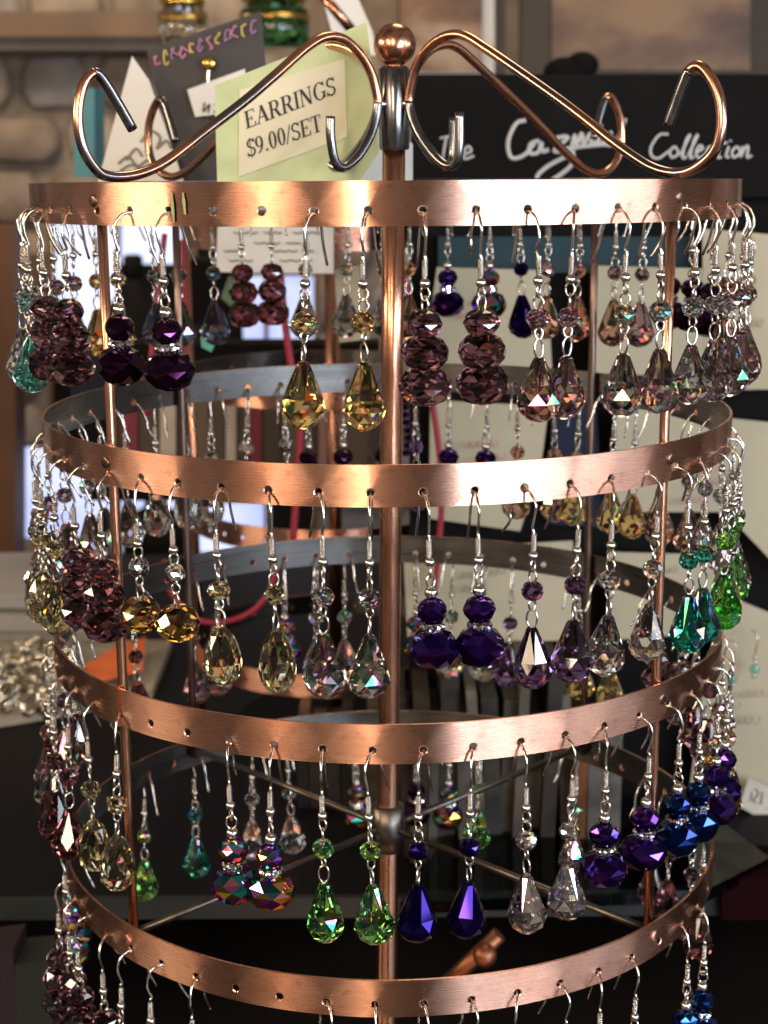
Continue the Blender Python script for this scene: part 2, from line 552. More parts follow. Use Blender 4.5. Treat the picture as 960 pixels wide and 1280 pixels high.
# ------------------------------------------------------------------ earrings
def faceted(rows, n, cap=True):
    """rows of (radius, z, half-step offset) from top to bottom joined by flat facets"""
    mb = MB()
    vs = []
    for r, z, o in rows:
        for k in range(n):
            a = 2 * math.pi * (k + .5 * o) / n
            vs.append((r * math.cos(a), r * math.sin(a), z))
    fs = []
    for i in range(len(rows) - 1):
        o0, o1 = rows[i][2], rows[i + 1][2]
        A, B = i * n, (i + 1) * n
        for k in range(n):
            k2 = (k + 1) % n
            if o0 == o1:
                fs.append((A + k, B + k, B + k2, A + k2))
            elif o1 > o0:
                fs += [(A + k, B + k, A + k2), (B + k, B + k2, A + k2)]
            else:
                fs += [(A + k, B + k, B + k2), (A + k, B + k2, A + k2)]
    fs.append(tuple(range(n)))
    fs.append(tuple(range(len(rows) * n - 1, (len(rows) - 1) * n - 1, -1)))
    mb.add(vs, fs, 0, False)
    return mb

cache = {}
def cached(key, fn):
    if key not in cache:
        cache[key] = fn()
    return cache[key]

def rondelle(colr, w, h, n=8):
    def fn():
        r, q = w / 2 * .001, h / 2 * .001
        rows = [(r * .36, q, 0), (r * .72, q * .78, 1), (r * .94, q * .34, 0), (r * 1.0, 0, 1), (r * .94, -q * .34, 0), (r * .72, -q * .78, 1), (r * .36, -q, 0)]
        return faceted(rows, n).mesh('bead', CR[colr])
    return cached(('rond', colr, w, h, n), fn)

def teardrop(colr, w, h, n=8):
    def fn():
        r, H = w / 2 * .001, h * .001
        rows = [(r * .20, 0, 0), (r * .30, -H * .04, 0), (r * .86, -H * .53, 1), (r * 1.0, -H * .70, 0), (r * .84, -H * .85, 1), (r * .48, -H * .96, 0), (r * .15, -H, 1)]
        return faceted(rows, n).mesh('drop', CR[colr])
    return cached(('tear', colr, w, h), fn)

def oval(colr, w, h, n=10):
    def fn():
        r, H = w / 2 * .001, h * .001
        rows = [(r * .26, 0, 0), (r * .60, -H * .12, 1), (r * .86, -H * .34, 0), (r * 1.0, -H * .60, 1), (r * .88, -H * .82, 0), (r * .55, -H * .95, 1), (r * .2, -H, 0)]
        return faceted(rows, n).mesh('drop', CR[colr])
    return cached(('oval', colr, w, h), fn)

def m_ball(d):
    def fn():
        r = d / 2 * .001
        return MB().lathe([(max(r * math.sin(math.pi * i / 10), 1e-6), r * math.cos(math.pi * i / 10)) for i in range(11)], 14).mesh('ball', SILVER)
    return cached(('ball', d), fn)

def m_loop(rx, rz, wire=.28):
    def fn():
        pts = [Vector((0, rx * .001 * math.cos(t), rz * .001 * math.sin(t))) for t in (2 * math.pi * i / 16 for i in range(16))]
        return MB().tube(pts, wire * .001, 6, True).mesh('link', SILVER)
    return cached(('loop', rx, rz, wire), fn)

def m_spacer(w, h):
    def fn():
        mb = MB()
        r, q = w / 2 * .001, h / 2 * .001
        mb.lathe([(r * .5, q), (r * .86, q), (r * .86, q * .7), (r * .78, q * .6), (r * .78, -q * .6), (r * .86, -q * .7), (r * .86, -q), (r * .5, -q)], 20, sm=False)
        for k in range(11):
            a = 2 * math.pi * k / 11
            c = Vector((r * .84 * math.cos(a), r * .84 * math.sin(a), 0))
            d = Vector((math.cos(a), math.sin(a), 0))
            t = Vector((-math.sin(a), math.cos(a), 0))
            s = r * .25
            ringp = [c + t * s * math.cos(u) + Vector((0, 0, q * .75 * math.sin(u))) for u in (math.pi / 4 * j for j in range(8))]
            top = [c + d * s * .7 + t * s * .5 * math.cos(u) + Vector((0, 0, q * .4 * math.sin(u))) for u in (math.pi / 4 * j + .39 for j in range(8))]
            fs = []
            for j in range(8):
                j2 = (j + 1) % 8
                fs += [(j, j2, 8 + j), (8 + j, j2, 8 + j2)]
            fs.append(tuple(range(8, 16)))
            mb.add(ringp + top, fs)
        return mb.mesh('rhinestone_spacer', RHINE)
    return cached(('spacer', w, h), fn)

def m_rhineball(d):
    def fn():
        mb = MB()
        rr = random.Random(3)
        r = d / 2 * .001
        rows = []
        n = 12
        for i in range(9):
            t = math.pi * (i + .35) / 8.7
            rows.append((max(r * math.sin(t), r * .1), r * math.cos(t), i % 2))
        mb = faceted(rows, n)
        mb.v = [tuple(c * rr.uniform(.93, 1.05) for c in v) for v in mb.v]
        return mb.mesh('rhinestone_ball', RHINE)
    return cached(('rball', d), fn)

HOOKS = []
for v in range(10):
    j = random.Random(40 + v)
    e = lambda s: j.uniform(-s, s)
    uz = [(3.4, -14.0), (3.4, -9.2), (3.0 + e(.3), -8.4), (3.9 + e(.4), -5.8), (4.0 + e(.3), -3.0), (2.6, -.7), (0.6, .25), (-1.4, -.3), (-3.2, -2.6),
          (-4.2 + e(.3), -5.6), (-4.9 + e(.5), -8.0), (-6.6 + e(.8), -11.4 + e(.8))]
    HOOKS.append(MB().tube(crom([(u * .001, 0, z * .001) for u, z in uz], 5), .00034, 7).mesh('ear_hook', SILVER))
def m_coil():
    def fn():
        pts = [(.00052 * math.cos(t), .00052 * math.sin(t), -.0098 - .0038 * t / (2 * math.pi * 8)) for t in (2 * math.pi * 8 * i / 80 for i in range(81))]
        return MB().tube(pts, .00024, 5).mesh('wire_coil', SILVER)
    return cached('coil', fn)

ORD = ['zeroth', 'first', 'second', 'third', 'fourth', 'fifth', 'sixth', 'seventh', 'eighth', 'ninth', 'tenth', 'eleventh', 'twelfth', 'thirteenth',
       'fourteenth', 'fifteenth', 'sixteenth', 'seventeenth', 'eighteenth', 'nineteenth', 'twentieth']
TIER = ['top', 'second', 'third', 'bottom']

def earring(tier, k, kind, c, c2=None, twist=None):
    az = PHASE + STEP * k
    az = (az + 180) % 360 - 180
    rr = random.Random(tier * 1000 + k * 7 + 3)
    tw = rr.uniform(-34, 34) if twist is None else twist
    base = polar(RAD - .0003, az, RING_Z[tier] - .0064 - .00055)
    e = empty('earring', base, R_(az - 90 + tw))
    e.rotation_euler = (R_(rr.uniform(-2.5, 2.5)), R_(rr.uniform(-2, 2)), R_(az - 90 + tw))
    kindw = {'A': 'teardrop', 'B': 'banded stack', 'C': 'triple bead', 'D': 'round bead', 'E': 'oval drop'}[kind]
    front = abs(az) <= 90
    n = (1 - k) if k <= 0 else k
    side = 'left' if k <= 0 else 'right'
    if not front:
        m = 26 - k if k > 0 else 26 + k
        n = max(1, m)
    tag(e, f"{COLOUR_WORD[c]} {kindw} earring on {TIER[tier]} ring's {'front' if front else 'back'}, {ORD[min(n, 20)]} hole {side} of pole",
        'earring', f'crystal earrings on the {TIER[tier]} ring')
    U = .0034
    sway = rr.uniform(-2.5, 2.5)
    def part(name, me, z, rz=0.0, tilt=0.0, x=U):
        o = new_obj(name, me, e)
        # the chain hangs plumb with a slight sway
        o.location = (x + math.tan(R_(sway)) * (z + 14) * .001 * .5, 0, z * .001)
        o.rotation_euler = (R_(tilt), 0, rz)
        if name.startswith('crystal'):
            q = rr.uniform(.94, 1.06)
            o.scale = (q * rr.uniform(.97, 1.03), q, rr.uniform(.96, 1.04))
        return o
    h = part('ear_hook', HOOKS[rr.randrange(10)], 0, 0, 0, 0); h.location = (0, 0, 0)
    part('wire_coil', m_coil(), 0)
    part('ball', m_ball(2.4), -14.9)
    face = R_(-(az - 90 + tw))  # turns a local piece back to face the camera
    part('link', m_loop(1.05, 1.5), -17.1, rr.uniform(0, 3.1))
    if kind == 'A' or kind == 'E':
        part('link', m_loop(1.15, 1.6), -19.7, rr.uniform(0, 3.1))
        c2 = c2 or c
        part('crystal_bead', rondelle(c2, 5.3, 4.5), -23.3, rr.uniform(0, 6))
        part('link', m_loop(.95, 1.25), -26.6, rr.uniform(0, 3.1))
        part('link', m_loop(1.25, 2.2), -29.9, rr.uniform(0, 3.1))
        me = teardrop(c, 10.3, 15.0) if kind == 'A' else oval(c, 9.4, 14.8)
        part('crystal_drop', me, -32.0, rr.uniform(0, 6), rr.uniform(-3, 3))
    elif kind == 'B':
        part('link', m_loop(1.25, 1.7), -19.2, rr.uniform(0, 3.1))
        part('ball', m_ball(3.1), -22.0)
        part('crystal_bead', rondelle(c2 or c, 7.5, 5.7), -26.3, rr.uniform(0, 6), rr.uniform(-4, 4))
        part('rhinestone_spacer', m_spacer(5.8, 2.2), -30.1, rr.uniform(0, 6), rr.uniform(-4, 4))
        part('crystal_bead', rondelle(c, 11.8, 8.9), -35.2, rr.uniform(0, 6), rr.uniform(-4, 4))
    elif kind == 'C':
        part('link', m_loop(1.15, 1.7), -19.4, rr.uniform(0, 3.1))
        part('crystal_bead', rondelle(c, 8.2, 6.0), -23.6, rr.uniform(0, 6), rr.uniform(-4, 4))
        part('crystal_bead', rondelle(c, 10.6, 7.7), -30.0, rr.uniform(0, 6), rr.uniform(-4, 4))
        part('crystal_bead', rondelle(c, 12.0, 8.6), -37.4, rr.uniform(0, 6), rr.uniform(-4, 4))
    elif kind == 'D':
        part('rhinestone_ball', m_rhineball(5.2), -20.8, rr.uniform(0, 6))
        part('link', m_loop(.95, 1.25), -24.4, rr.uniform(0, 3.1))
        part('link', m_loop(1.1, 1.8), -27.0, rr.uniform(0, 3.1))
        part('crystal_bead', rondelle(c, 10.4, 8.6, 8), -32.8, rr.uniform(0, 6), rr.uniform(-6, 6))
    return e

SPEC = [
    # top ring
    {-12: 'A clear', -15: 'A mauve', -18: 'A navy', -25: 'A smoky', 20: 'A rose', 15: 'B aubergine', 12: 'A lilac', -7: 'C plum', -8: 'C plum', -9: 'A aqua', -10: 'A aqua', -11: 'A clear', -13: 'A mauve', -14: 'A mauve', -16: 'A amber', -17: 'A amber',
     -5: 'B aubergine', -4: 'B aubergine', -1: 'A amber', 0: 'A amber', 1: 'C plum', 2: 'C plum', 3: 'A rose mauve', 4: 'A mauve', 5: 'A smoky', 6: 'A smoky',
     7: 'A lilac', 8: 'A lilac', 9: 'A lilac', 10: 'A mauve', 11: 'A mauve', 13: 'A rose', 14: 'A rose',
     -19: 'A navy', -20: 'A navy', -21: 'C maroon', -22: 'C maroon', -23: 'A smoky', -24: 'A smoky', 25: 'A rose amber', 24: 'B purple', 23: 'B rainbow',
     22: 'A indigo', 21: 'A rose', 19: 'A rose mauve', 18: 'A mauve', 17: 'B aubergine', 16: 'B aubergine'},
    {-11: 'A clear', -14: 'A mauve', -17: 'A lilac', -18: 'E clear', -25: 'B aubergine', 25: 'A violet', 20: 'A amber', 14: 'A lilac', 11: 'A green', -6: 'C plum', -7: 'C plum', -8: 'E yellow', -9: 'E yellow', -10: 'A clear', -12: 'A mauve', -13: 'A mauve', -15: 'A lilac', -16: 'A lilac',
     -5: 'D gold', -4: 'D gold', -3: 'E yellow', -2: 'E yellow', -1: 'A smoky', 0: 'A smoky', 1: 'B purple', 2: 'B purple', 3: 'A violet', 4: 'A violet',
     5: 'A clear', 6: 'A clear', 7: 'A teal', 8: 'A teal', 9: 'A green', 10: 'A green', 12: 'A lilac', 13: 'A lilac',
     -19: 'E clear', -20: 'E clear', -21: 'D green', -22: 'D green', -23: 'B aubergine', -24: 'B aubergine', 24: 'B purple', 23: 'B purple',
     22: 'A rose', 21: 'A rose', 19: 'A amber', 18: 'A amber', 17: 'A rose mauve', 16: 'A rose mauve', 15: 'A lilac'},
    {-10: 'A maroon', -13: 'A mauve', -19: 'A mauve', -23: 'A smoky', 25: 'B rainbow', 22: 'A violet', 11: 'A amber', 14: 'A plum', 15: 'A plum', -6: 'E yellow', -7: 'E yellow', -8: 'A maroon', -9: 'A maroon', -11: 'A mauve', -12: 'A mauve', -14: 'A plum',
     -3: 'B rainbow', -2: 'B rainbow', -1: 'A green', 0: 'A green', 1: 'A indigo', 2: 'A indigo', 3: 'A silver', 4: 'A silver', 5: 'B purple', 6: 'B purple',
     7: 'B blue', 8: 'B blue', 9: 'B purple', 10: 'B purple', 12: 'A amber', 13: 'A amber',
     -17: 'A plum', -20: 'A mauve', -22: 'B rainbow', -24: 'A smoky', 24: 'A smoky', 23: 'A smoky', 20: 'A amber', 19: 'A amber', 17: 'C plum', 16: 'C plum'},
    {-10: 'C plum', -13: 'B rainbow', 23: 'A green', 20: 'A smoky', 15: 'A plum', -6: 'A mauve', -7: 'C plum', -8: 'C plum', -9: 'C plum', -5: 'A smoky', -4: 'A smoky', -1: 'A amber', 0: 'A amber', 1: 'A violet', 2: 'A violet',
     3: 'A clear', 4: 'A smoky', 5: 'A rose', 6: 'A rose', 8: 'B blue', 9: 'B blue', -12: 'B rainbow', -17: 'A green', -19: 'A teal', -21: 'A clear',
     -22: 'A clear', -24: 'B rainbow', 25: 'B aubergine', 24: 'B rainbow', 16: 'A plum', 17: 'A plum', 14: 'A maroon'},
]
for t, d in enumerate(SPEC):
    for k in sorted(d):
        w = d[k].split()
        earring(t, k, w[0], w[1], w[2] if len(w) > 2 else None)

# ------------------------------------------------------------------ setting: surfaces
BLACK = simple('black_card', (0.005, 0.0045, 0.0045), .85, 0, .3, 30, spec=.12)
BLACKGLOSS = simple('black_glass', (0.007, 0.007, 0.008), .45, 0, .3, 8, spec=.07)
CREAM = simple('cream_card', (0.39, 0.345, 0.235), .7, 0, .05, 40)
WHITECARD = simple('white_card', (0.70, 0.68, 0.63), .7, 0, .04, 40)
LIMEPAPER = simple('pale_green_paper', (0.50, 0.56, 0.31), .75, 0, .10, 110, .3)
LABELP = simple('cream_label', (0.66, 0.62, 0.45), .7, 0, .03, 60)
INK = simple('dark_ink', (0.03, 0.025, 0.03), .7)
TEALP = simple('teal_board', (0.007, 0.032, 0.042), .8)
NAVY = simple('navy_cloth', (0.006, 0.012, 0.03), .9)
REDC = simple('red_cord', (0.28, 0.012, 0.03), .5)
WOOD = simple('orange_wood', (0.075, 0.030, 0.011), .6, 0, .4, 9)
WOODD = simple('brown_wood', (0.10, 0.055, 0.030), .55, 0, .35, 12)
WOODG = simple('grey_trim', (0.15, 0.125, 0.11), .6, 0, .2, 12)
MORTAR = simple('mortar', (0.20, 0.165, 0.135), .9, 0, .2, 40)
STONES = [simple('stone_%s' % n, c, .85, 0, .28, 25, .6) for n, c in
          (('tan', (.27, .215, .17)), ('grey', (.25, .225, .21)), ('buff', (.31, .25, .195)), ('brown', (.20, .155, .12)))]
ORANGEP = simple('orange_paper', (0.75, 0.16, 0.04), .7)
PINKINK = simple('pink_ink', (0.45, 0.12, 0.16), .7)
LETTER = simple('silver_lettering', (0.42, 0.42, 0.41), .6)
GOLDM = simple('gold_lid', (0.75, 0.50, 0.12), .25, 1.0)

TABLE_Z, LOW_Z = -0.275, -0.3352
mb = MB().box((0, .40, TABLE_Z - .004), (2.2, .56, .008))
shelf = tag(mb.build('rear_shelf', BLACKGLOSS), kind='structure')
MB().box((0, .1185, TABLE_Z - .004), (2.2, .003, .0085)).build('edge_trim', simple('edge_glass', (.008, .012, .011), .5), shelf)
mb = MB().box((0, .2, LOW_Z - .02), (2.4, 1.1, .04))
tag(mb.build('counter', simple('dark_glossy_top', (0.010, 0.008, 0.007), .18, 0, .3, 8, spec=.4)), kind='structure')

# stone wall with separate stones
WALL_Y = 1.62
wl, wr = at(-120, 640, WALL_Y).x, at(1080, 640, WALL_Y).x
wb, wt = at(480, 1000, WALL_Y).z, at(480, -120, WALL_Y).z
wall = MB().box(((wl + wr) / 2, WALL_Y + .05, (wb + wt) / 2), (wr - wl, .1, wt - wb)).build('wall_back', MORTAR)
tag(wall, kind='structure')
srng = random.Random(11)
zc = at(0, 700, WALL_Y).z
zmax = wt
row = 0
while zc < zmax - .02:
    h = srng.uniform(.055, .095)
    x = wl + srng.uniform(-.03, .0)
    xr = at(520, 300, WALL_Y).x
    while x < xr:
        w = srng.uniform(.07, .16)
        n = 10
        pts = []
        cx_, cz_ = x + w / 2, zc + h / 2
        for k in range(n):
            a = 2 * math.pi * (k + .5) / n
            sx = max(-1, min(1, 1.25 * math.cos(a))) * (w / 2 - .005) * srng.uniform(.9, 1)
            sz = max(-1, min(1, 1.25 * math.sin(a))) * (h / 2 - .004) * srng.uniform(.9, 1)
            pts.append((cx_ + sx, cz_ + sz))
        d = srng.uniform(.012, .03)
        mid = [Vector((px, WALL_Y - d * .7, pz)) for px, pz in pts]
        fr = [Vector((cx_ + (px - cx_) * .8, WALL_Y - d, cz_ + (pz - cz_) * .8)) for px, pz in pts]
        bk = [Vector((px, WALL_Y + .01, pz)) for px, pz in pts]
        m_ = MB()
        m_.add(fr + mid + bk, [tuple(range(n))[::-1]] + [(i, (i + 1) % n, n + (i + 1) % n, n + i) for i in range(n)]
               + [(n + i, n + (i + 1) % n, 2 * n + (i + 1) % n, 2 * n + i) for i in range(n)], 0, True)
        m_.build('stone', srng.choice(STONES), wall)
        x += w
    zc += h
    row += 1

# ------------------------------------------------------------------ things behind the rack
def slab(name, corners, Y, th, m, parent=None):
    """a flat board: corners given as they show in the photograph, Y one depth or one per corner"""
    Ys = Y if isinstance(Y, (list, tuple)) else [Y] * len(corners)
    fr = [at(px, py, y) for (px, py), y in zip(corners, Ys)]
    nrm = (fr[1] - fr[0]).cross(fr[2] - fr[0]).normalized()
    if nrm.y < 0:
        nrm = -nrm
    bk = [p + nrm * th for p in fr]
    return MB().prism(fr, bk).build(name, m, parent)

def rect(x0, y0, x1, y1):
    return [(x0, y0), (x1, y0), (x1, y1), (x0, y1)]

def strokes(name, lines, Y, r, m, parent, n=5, sides=5):
    """pen strokes lying on a board"""
    mb = MB()
    for ln in lines:
        pts = [at(px, py, Y) for px, py in ln]
        mb.tube(crom(pts, n) if len(pts) > 2 else pts, r, sides)
    mb.v = [(v[0], Y + (v[1] - Y) * .12, v[2]) for v in mb.v]      # ink lies flat
    return mb.build(name, m, parent)

# mantel and post
o = slab('mantel_beam', rect(-120, 14, 232, 46), 1.50, .08, WOODD)
tag(o, 'brown wooden mantel beam along the stone wall, upper left', 'beam')
slab('trim', rect(-120, 46.5, 232, 62), 1.52, .06, WOODG, o)
tag(slab('wooden_post', rect(-60, 282, 19, 700), 1.20, .05, WOOD), 'orange wooden post at the far left beside the stone wall', 'post')
tag(slab('dark_cabinet', rect(20, 322, 63, 452), 1.45, .10, WOODD), 'dark brown cabinet against the stone wall, far left', 'cabinet')

# lit window
m_, nt, b = mat('lit_pane')
nz = noise(nt, 6, 2)
rpn = ramp(nt, nz.outputs[0], [(0.35, (0.26, 0.32, 0.70)), (0.65, (0.66, 0.72, 1.0))])
nt.links.new(rpn.outputs[0], b.inputs['Emission Color'])
b.inputs['Emission Strength'].default_value = 1.15
setp(b, Base_Color=(.3, .35, .45), Roughness=.2)
PANE = m_
win = tag(empty('window', at(230, 690, 1.40)), 'bright daylit window behind the left of the rack', 'window')
wm = win.matrix_world.copy()
wm = Matrix.Translation(win.location)
def under(o, par):
    o.parent = par
    o.matrix_parent_inverse = Matrix.Translation(par.location).inverted()
    return o
for (a, b_, c, d) in ((66, 268, 146, 430), (150, 268, 236, 330), (280, 345, 330, 446), (335, 345, 392, 446), (22, 560, 138, 672), (142, 600, 240, 690), (246, 628, 338, 690)):
    under(slab('pane', rect(a, b_, c, d), 1.40, .006, PANE), win)
for (a, b_, c, d) in ((60, 262, 66, 556), (146, 262, 150, 690), (236, 262, 246, 690), (60, 258, 400, 268), (330, 340, 335, 690), (392, 262, 400, 690), (246, 336, 392, 345)):
    under(slab('mullion', rect(a, b_, c, d), 1.392, .012, WOODD), win)
for (a, b_, c, d) in ((66, 430, 146, 560), (150, 330, 236, 600), (246, 446, 392, 628), (338, 628, 392, 690), (246, 268, 392, 336)):
    under(slab('panel', rect(a, b_, c, d), 1.396, .008, BLACK), win)

# dark bottles standing before the window
for j, (px, top, w) in enumerate(((172, 318, .032), (262, 352, .036), (196, 612, .036))):
    p = at(px, 470 if top < 600 else 690, 1.15)
    hgt = at(px, top, 1.15).z - p.z
    e_ = tag(empty('bottle', p), 'dark bottle silhouette before the window, %s' % ('upper left one', 'upper right one', 'on the lower row')[j],
             'bottle', 'dark bottles before the window')
    MB().lathe([(w * .30, hgt * .80), (w * .34, hgt * .72), (w, hgt * .55), (w, hgt * .03), (w * .9, 0)], 18).build('glass_body', BLACK, e_)
    MB().lathe([(w * .20, hgt), (w * .32, hgt * .98), (w * .32, hgt * .82), (w * .20, hgt * .805)], 14).build('stopper', BLACK, e_)

# framed pictures
def painting(name, m1, m2, m3, seed):
    m, nt, b = mat(name)
    nz = noise(nt, 9, 4, (1, 1, 1.8), 'Object')
    r_ = ramp(nt, nz.outputs[0], [(0.34, m1), (0.50, m2), (0.62, m3)])
    nt.links.new(r_.outputs[0], b.inputs['Base Color'])
    setp(b, Roughness=.5)
    return m
ART1 = painting('landscape_paint', (.04, .020, .014), (.15, .080, .048), (.28, .17, .085), 1)
ART2 = painting('autumn_paint', (.05, .025, .015), (.20, .10, .05), (.36, .26, .18), 2)
pic = tag(slab('framed_picture', rect(652, -90, 1010, 100), 1.10, .03, simple('olive_frame', (.045, .034, .020), .6)),
          'large olive-framed picture of a hazy landscape above the black board', 'picture')
slab('painting', rect(690, -60, 938, 88), 1.096, .003, ART1, pic)
pic2 = tag(slab('framed_picture', rect(498, -90, 632, 97), 1.12, .03, simple('brown_frame', (.045, .033, .020), .6)),
           'smaller framed picture with white mat, behind the finial', 'picture')
slab('mat_board', rect(500, -80, 618, 92), 1.117, .002, WHITECARD, pic2)
slab('painting', rect(500, -60, 603, 90), 1.113, .002, ART2, pic2)
# dark figurine on top of the board
mb = MB()
c = at(715, 82, .50)
def blob(mb, c, rx, ry, rz, n=12):
    b0 = len(mb.v)
    mb.lathe([(max(math.sin(math.pi * i / 8), 1e-4), math.cos(math.pi * i / 8)) for i in range(9)], n)
    for i in range(b0, len(mb.v)):
        v = mb.v[i]
        mb.v[i] = (c[0] + v[0] * rx, c[1] + v[1] * ry, c[2] + v[2] * rz)
blob(mb, c + Vector((-.004, 0, -.004)), .013, .008, .009)
blob(mb, c + Vector((.006, 0, .000)), .010, .008, .008)
mb.tube([c + Vector((.010, 0, -.002)), c + Vector((.011, 0, -.019))], .003, 8)
mb.tube([c + Vector((-.012, 0, -.004)), c + Vector((-.013, 0, -.019))], .003, 8)
tag(mb.build('figurine', BLACK), 'small dark figurine standing above the black lettered board', 'figurine')

# the black display panel with its lettered header
PY = .205
pan = slab('display_panel', rect(512, 240, 1080, 1010), PY + .012, .012, BLACK)
tag(pan, 'black upright display panel behind the right half of the rack', 'display panel')
hdr = tag(slab('header_board', rect(514, 93, 1080, 246), PY, .010, BLACK), 'black header board with silver script lettering', 'sign')
def T(pts):
    return [(540 + x / 2.286, 90 + y / 2.286) for x, y in pts]
L = [T([(22, 190), (52, 184)]), T([(40, 186), (30, 250)]), T([(64, 178), (52, 250), (66, 218), (78, 216), (76, 250)]),
     T([(90, 236), (112, 226), (104, 212), (90, 228), (94, 248), (120, 240)])]
LT = strokes('lettering', L, PY - .0004, .00062, LETTER, hdr)
L = [T([(268, 138), (240, 148), (218, 198), (226, 244), (262, 238), (292, 204)]),
     T([(306, 196), (282, 206), (280, 232), (304, 228), (312, 198), (314, 226), (334, 222)]),
     T([(338, 192), (388, 186), (348, 226), (402, 222)]), T([(402, 222), (400, 262), (362, 296), (318, 318), (300, 300), (330, 270), (390, 238)]),
     T([(398, 216), (408, 180), (410, 212), (428, 176), (432, 208), (452, 176), (456, 206), (474, 196)]),
     T([(478, 178), (474, 206), (492, 200)]), T([(480, 152), (483, 160)]), T([(516, 172), (498, 184), (500, 208), (526, 198), (552, 132)]),
     T([(360, 222), (440, 212), (508, 206)])]
strokes('lettering', L, PY - .0006, .0010, LETTER, hdr)
L = [T([(676, 178), (650, 180), (626, 214), (628, 240), (648, 246), (676, 226)]),
     T([(694, 212), (680, 226), (686, 244), (704, 232), (694, 212)]), T([(708, 240), (738, 180), (726, 196), (716, 244), (728, 242)]),
     T([(730, 240), (760, 180), (748, 196), (738, 244), (750, 242)]), T([(756, 230), (774, 218), (764, 210), (754, 232), (764, 246), (782, 234)]),
     T([(804, 214), (790, 216), (784, 238), (798, 246), (812, 234)]), T([(832, 184), (816, 240), (828, 244)]), T([(812, 206), (844, 202)]),
     T([(848, 212), (840, 240), (850, 244)]), T([(852, 194), (853, 199)]), T([(872, 212), (858, 226), (862, 244), (880, 230), (872, 212)]),
     T([(888, 212), (880, 244), (896, 214), (904, 216), (900, 244), (914, 238)])]
strokes('lettering', L, PY - .0005, .00062, LETTER, hdr)
tag(slab('teal_board', rect(548, 296, 872, 341), PY + .006, .005, TEALP), 'teal strip of board below the black header', 'board')
tag(slab('navy_cloth', [(690, 500), (745, 505), (755, 660), (688, 655)], PY + .006, .005, NAVY), 'navy blue cloth strip hanging between cream cards', 'cloth')

# cream earring cards on the panel
CARDS = [
    ([(546, 334), (684, 338), (690, 462), (530, 458)], 'upper cream earring card just right of the centre pole', 2),
    ([(742, 332), (884, 336), (880, 470), (738, 468)], 'upper cream earring card behind the smoky crystal drops', 2),
    ([(878, 286), (1000, 296), (1000, 486), (880, 488)], 'tall cream card at the right edge beside the top ring', 3),
    ([(538, 500), (686, 508), (676, 584), (650, 664), (536, 648)], 'middle cream earring card just right of the centre pole', 2),
    ([(770, 508), (1000, 532), (1000, 738), (906, 640), (770, 640)], 'middle cream card with pink script near the right post', 3),
    ([(504, 688), (716, 676), (722, 800), (510, 806)], 'lower cream earring card above the booklets', 2),
    ([(760, 690), (906, 694), (900, 790), (764, 800)], 'lower cream card behind the clear crystal drops', 2),
    ([(918, 748), (1020, 790), (1010, 1080), (862, 986), (880, 850)], 'large cream card with price sticker at right edge', 3),
]
crng = random.Random(5)
for i, (cs, lab, ns) in enumerate(CARDS):
    y0 = PY - .002 - .0015 * (i % 3)
    cd = tag(slab('earring_card', cs, [y0 + crng.uniform(-.004, 0) for _ in cs] if len(cs) == 4 else y0, .0006, CREAM), lab, 'earring card', 'cream earring cards on the display panel')
    xs = [p[0] for p in cs]; ys = [p[1] for p in cs]
    cx_, cy_ = sum(xs) / len(xs), sum(ys) / len(ys)
    lines = []
    for s in range(ns):
        x = cx_ - 30 + crng.uniform(-15, 15)
        y = cy_ - 22 + s * 19 + crng.uniform(-4, 4)
        nl = crng.randrange(4, 8)
        lines.append([(x + t * 2.2 + 2.6 * math.sin(t * 1.57), y - t * .25 + (3.2 + crng.uniform(-1, 2.2)) * math.cos(t * 1.57)) for t in range(nl * 4)])
    strokes('handwriting', lines, y0 - .0050, .00022, PINKINK if i in (0, 3, 4) else simple('grey_ink', (.25, .22, .17), .7), cd)
tg_ = slab('price_sticker', [(936, 972), (990, 998), (980, 1040), (924, 1008)], PY - .010, .0003, simple('sticker_paper', (.45, .42, .36), .7))
tag(tg_, 'white price sticker on the large cream card at right', 'sticker')
strokes('price_print', [[(940, 990), (938, 1002)], [(944, 986), (948, 992), (942, 1000), (946, 1004)], [(953, 990), (951, 1006)], [(957, 1010), (958, 1011)]],
        PY - .0103, .0003, INK, tg_)
# little earrings pinned to those cards
def card_earring(px, py, c, lab):
    p = at(px, py, PY - .014)
    e = tag(empty('card_earring', p), lab, 'earring', 'small earrings pinned to the cards')
    hk = MB().tube(crom([(0, .006, .002), (0, 0, .004), (.0012, -.002, .001), (.0006, -.001, -.006)], 5), .0003, 6).build('ear_hook', SILVER, e)
    for j, (d, z) in enumerate(((2.0, -7.5), (1.6, -9.6))):
        o = new_obj('ball', m_ball(d), e); o.location = (.0006, -.001, z * .001)
    o = new_obj('crystal_bead', rondelle(c, 4.4, 4.0), e); o.location = (.0006, -.001, -.0128)
    o = new_obj('ball', m_ball(2.0), e); o.location = (.0006, -.001, -.0160)
card_earring(938, 310, 'amber', 'small bronze bead earring pinned to the tall cream card')
card_earring(942, 800, 'aqua', 'small aqua bead earring pinned on the large cream card, right one')
card_earring(914, 812, 'aqua', 'small aqua bead earring pinned on the large cream card, left one')

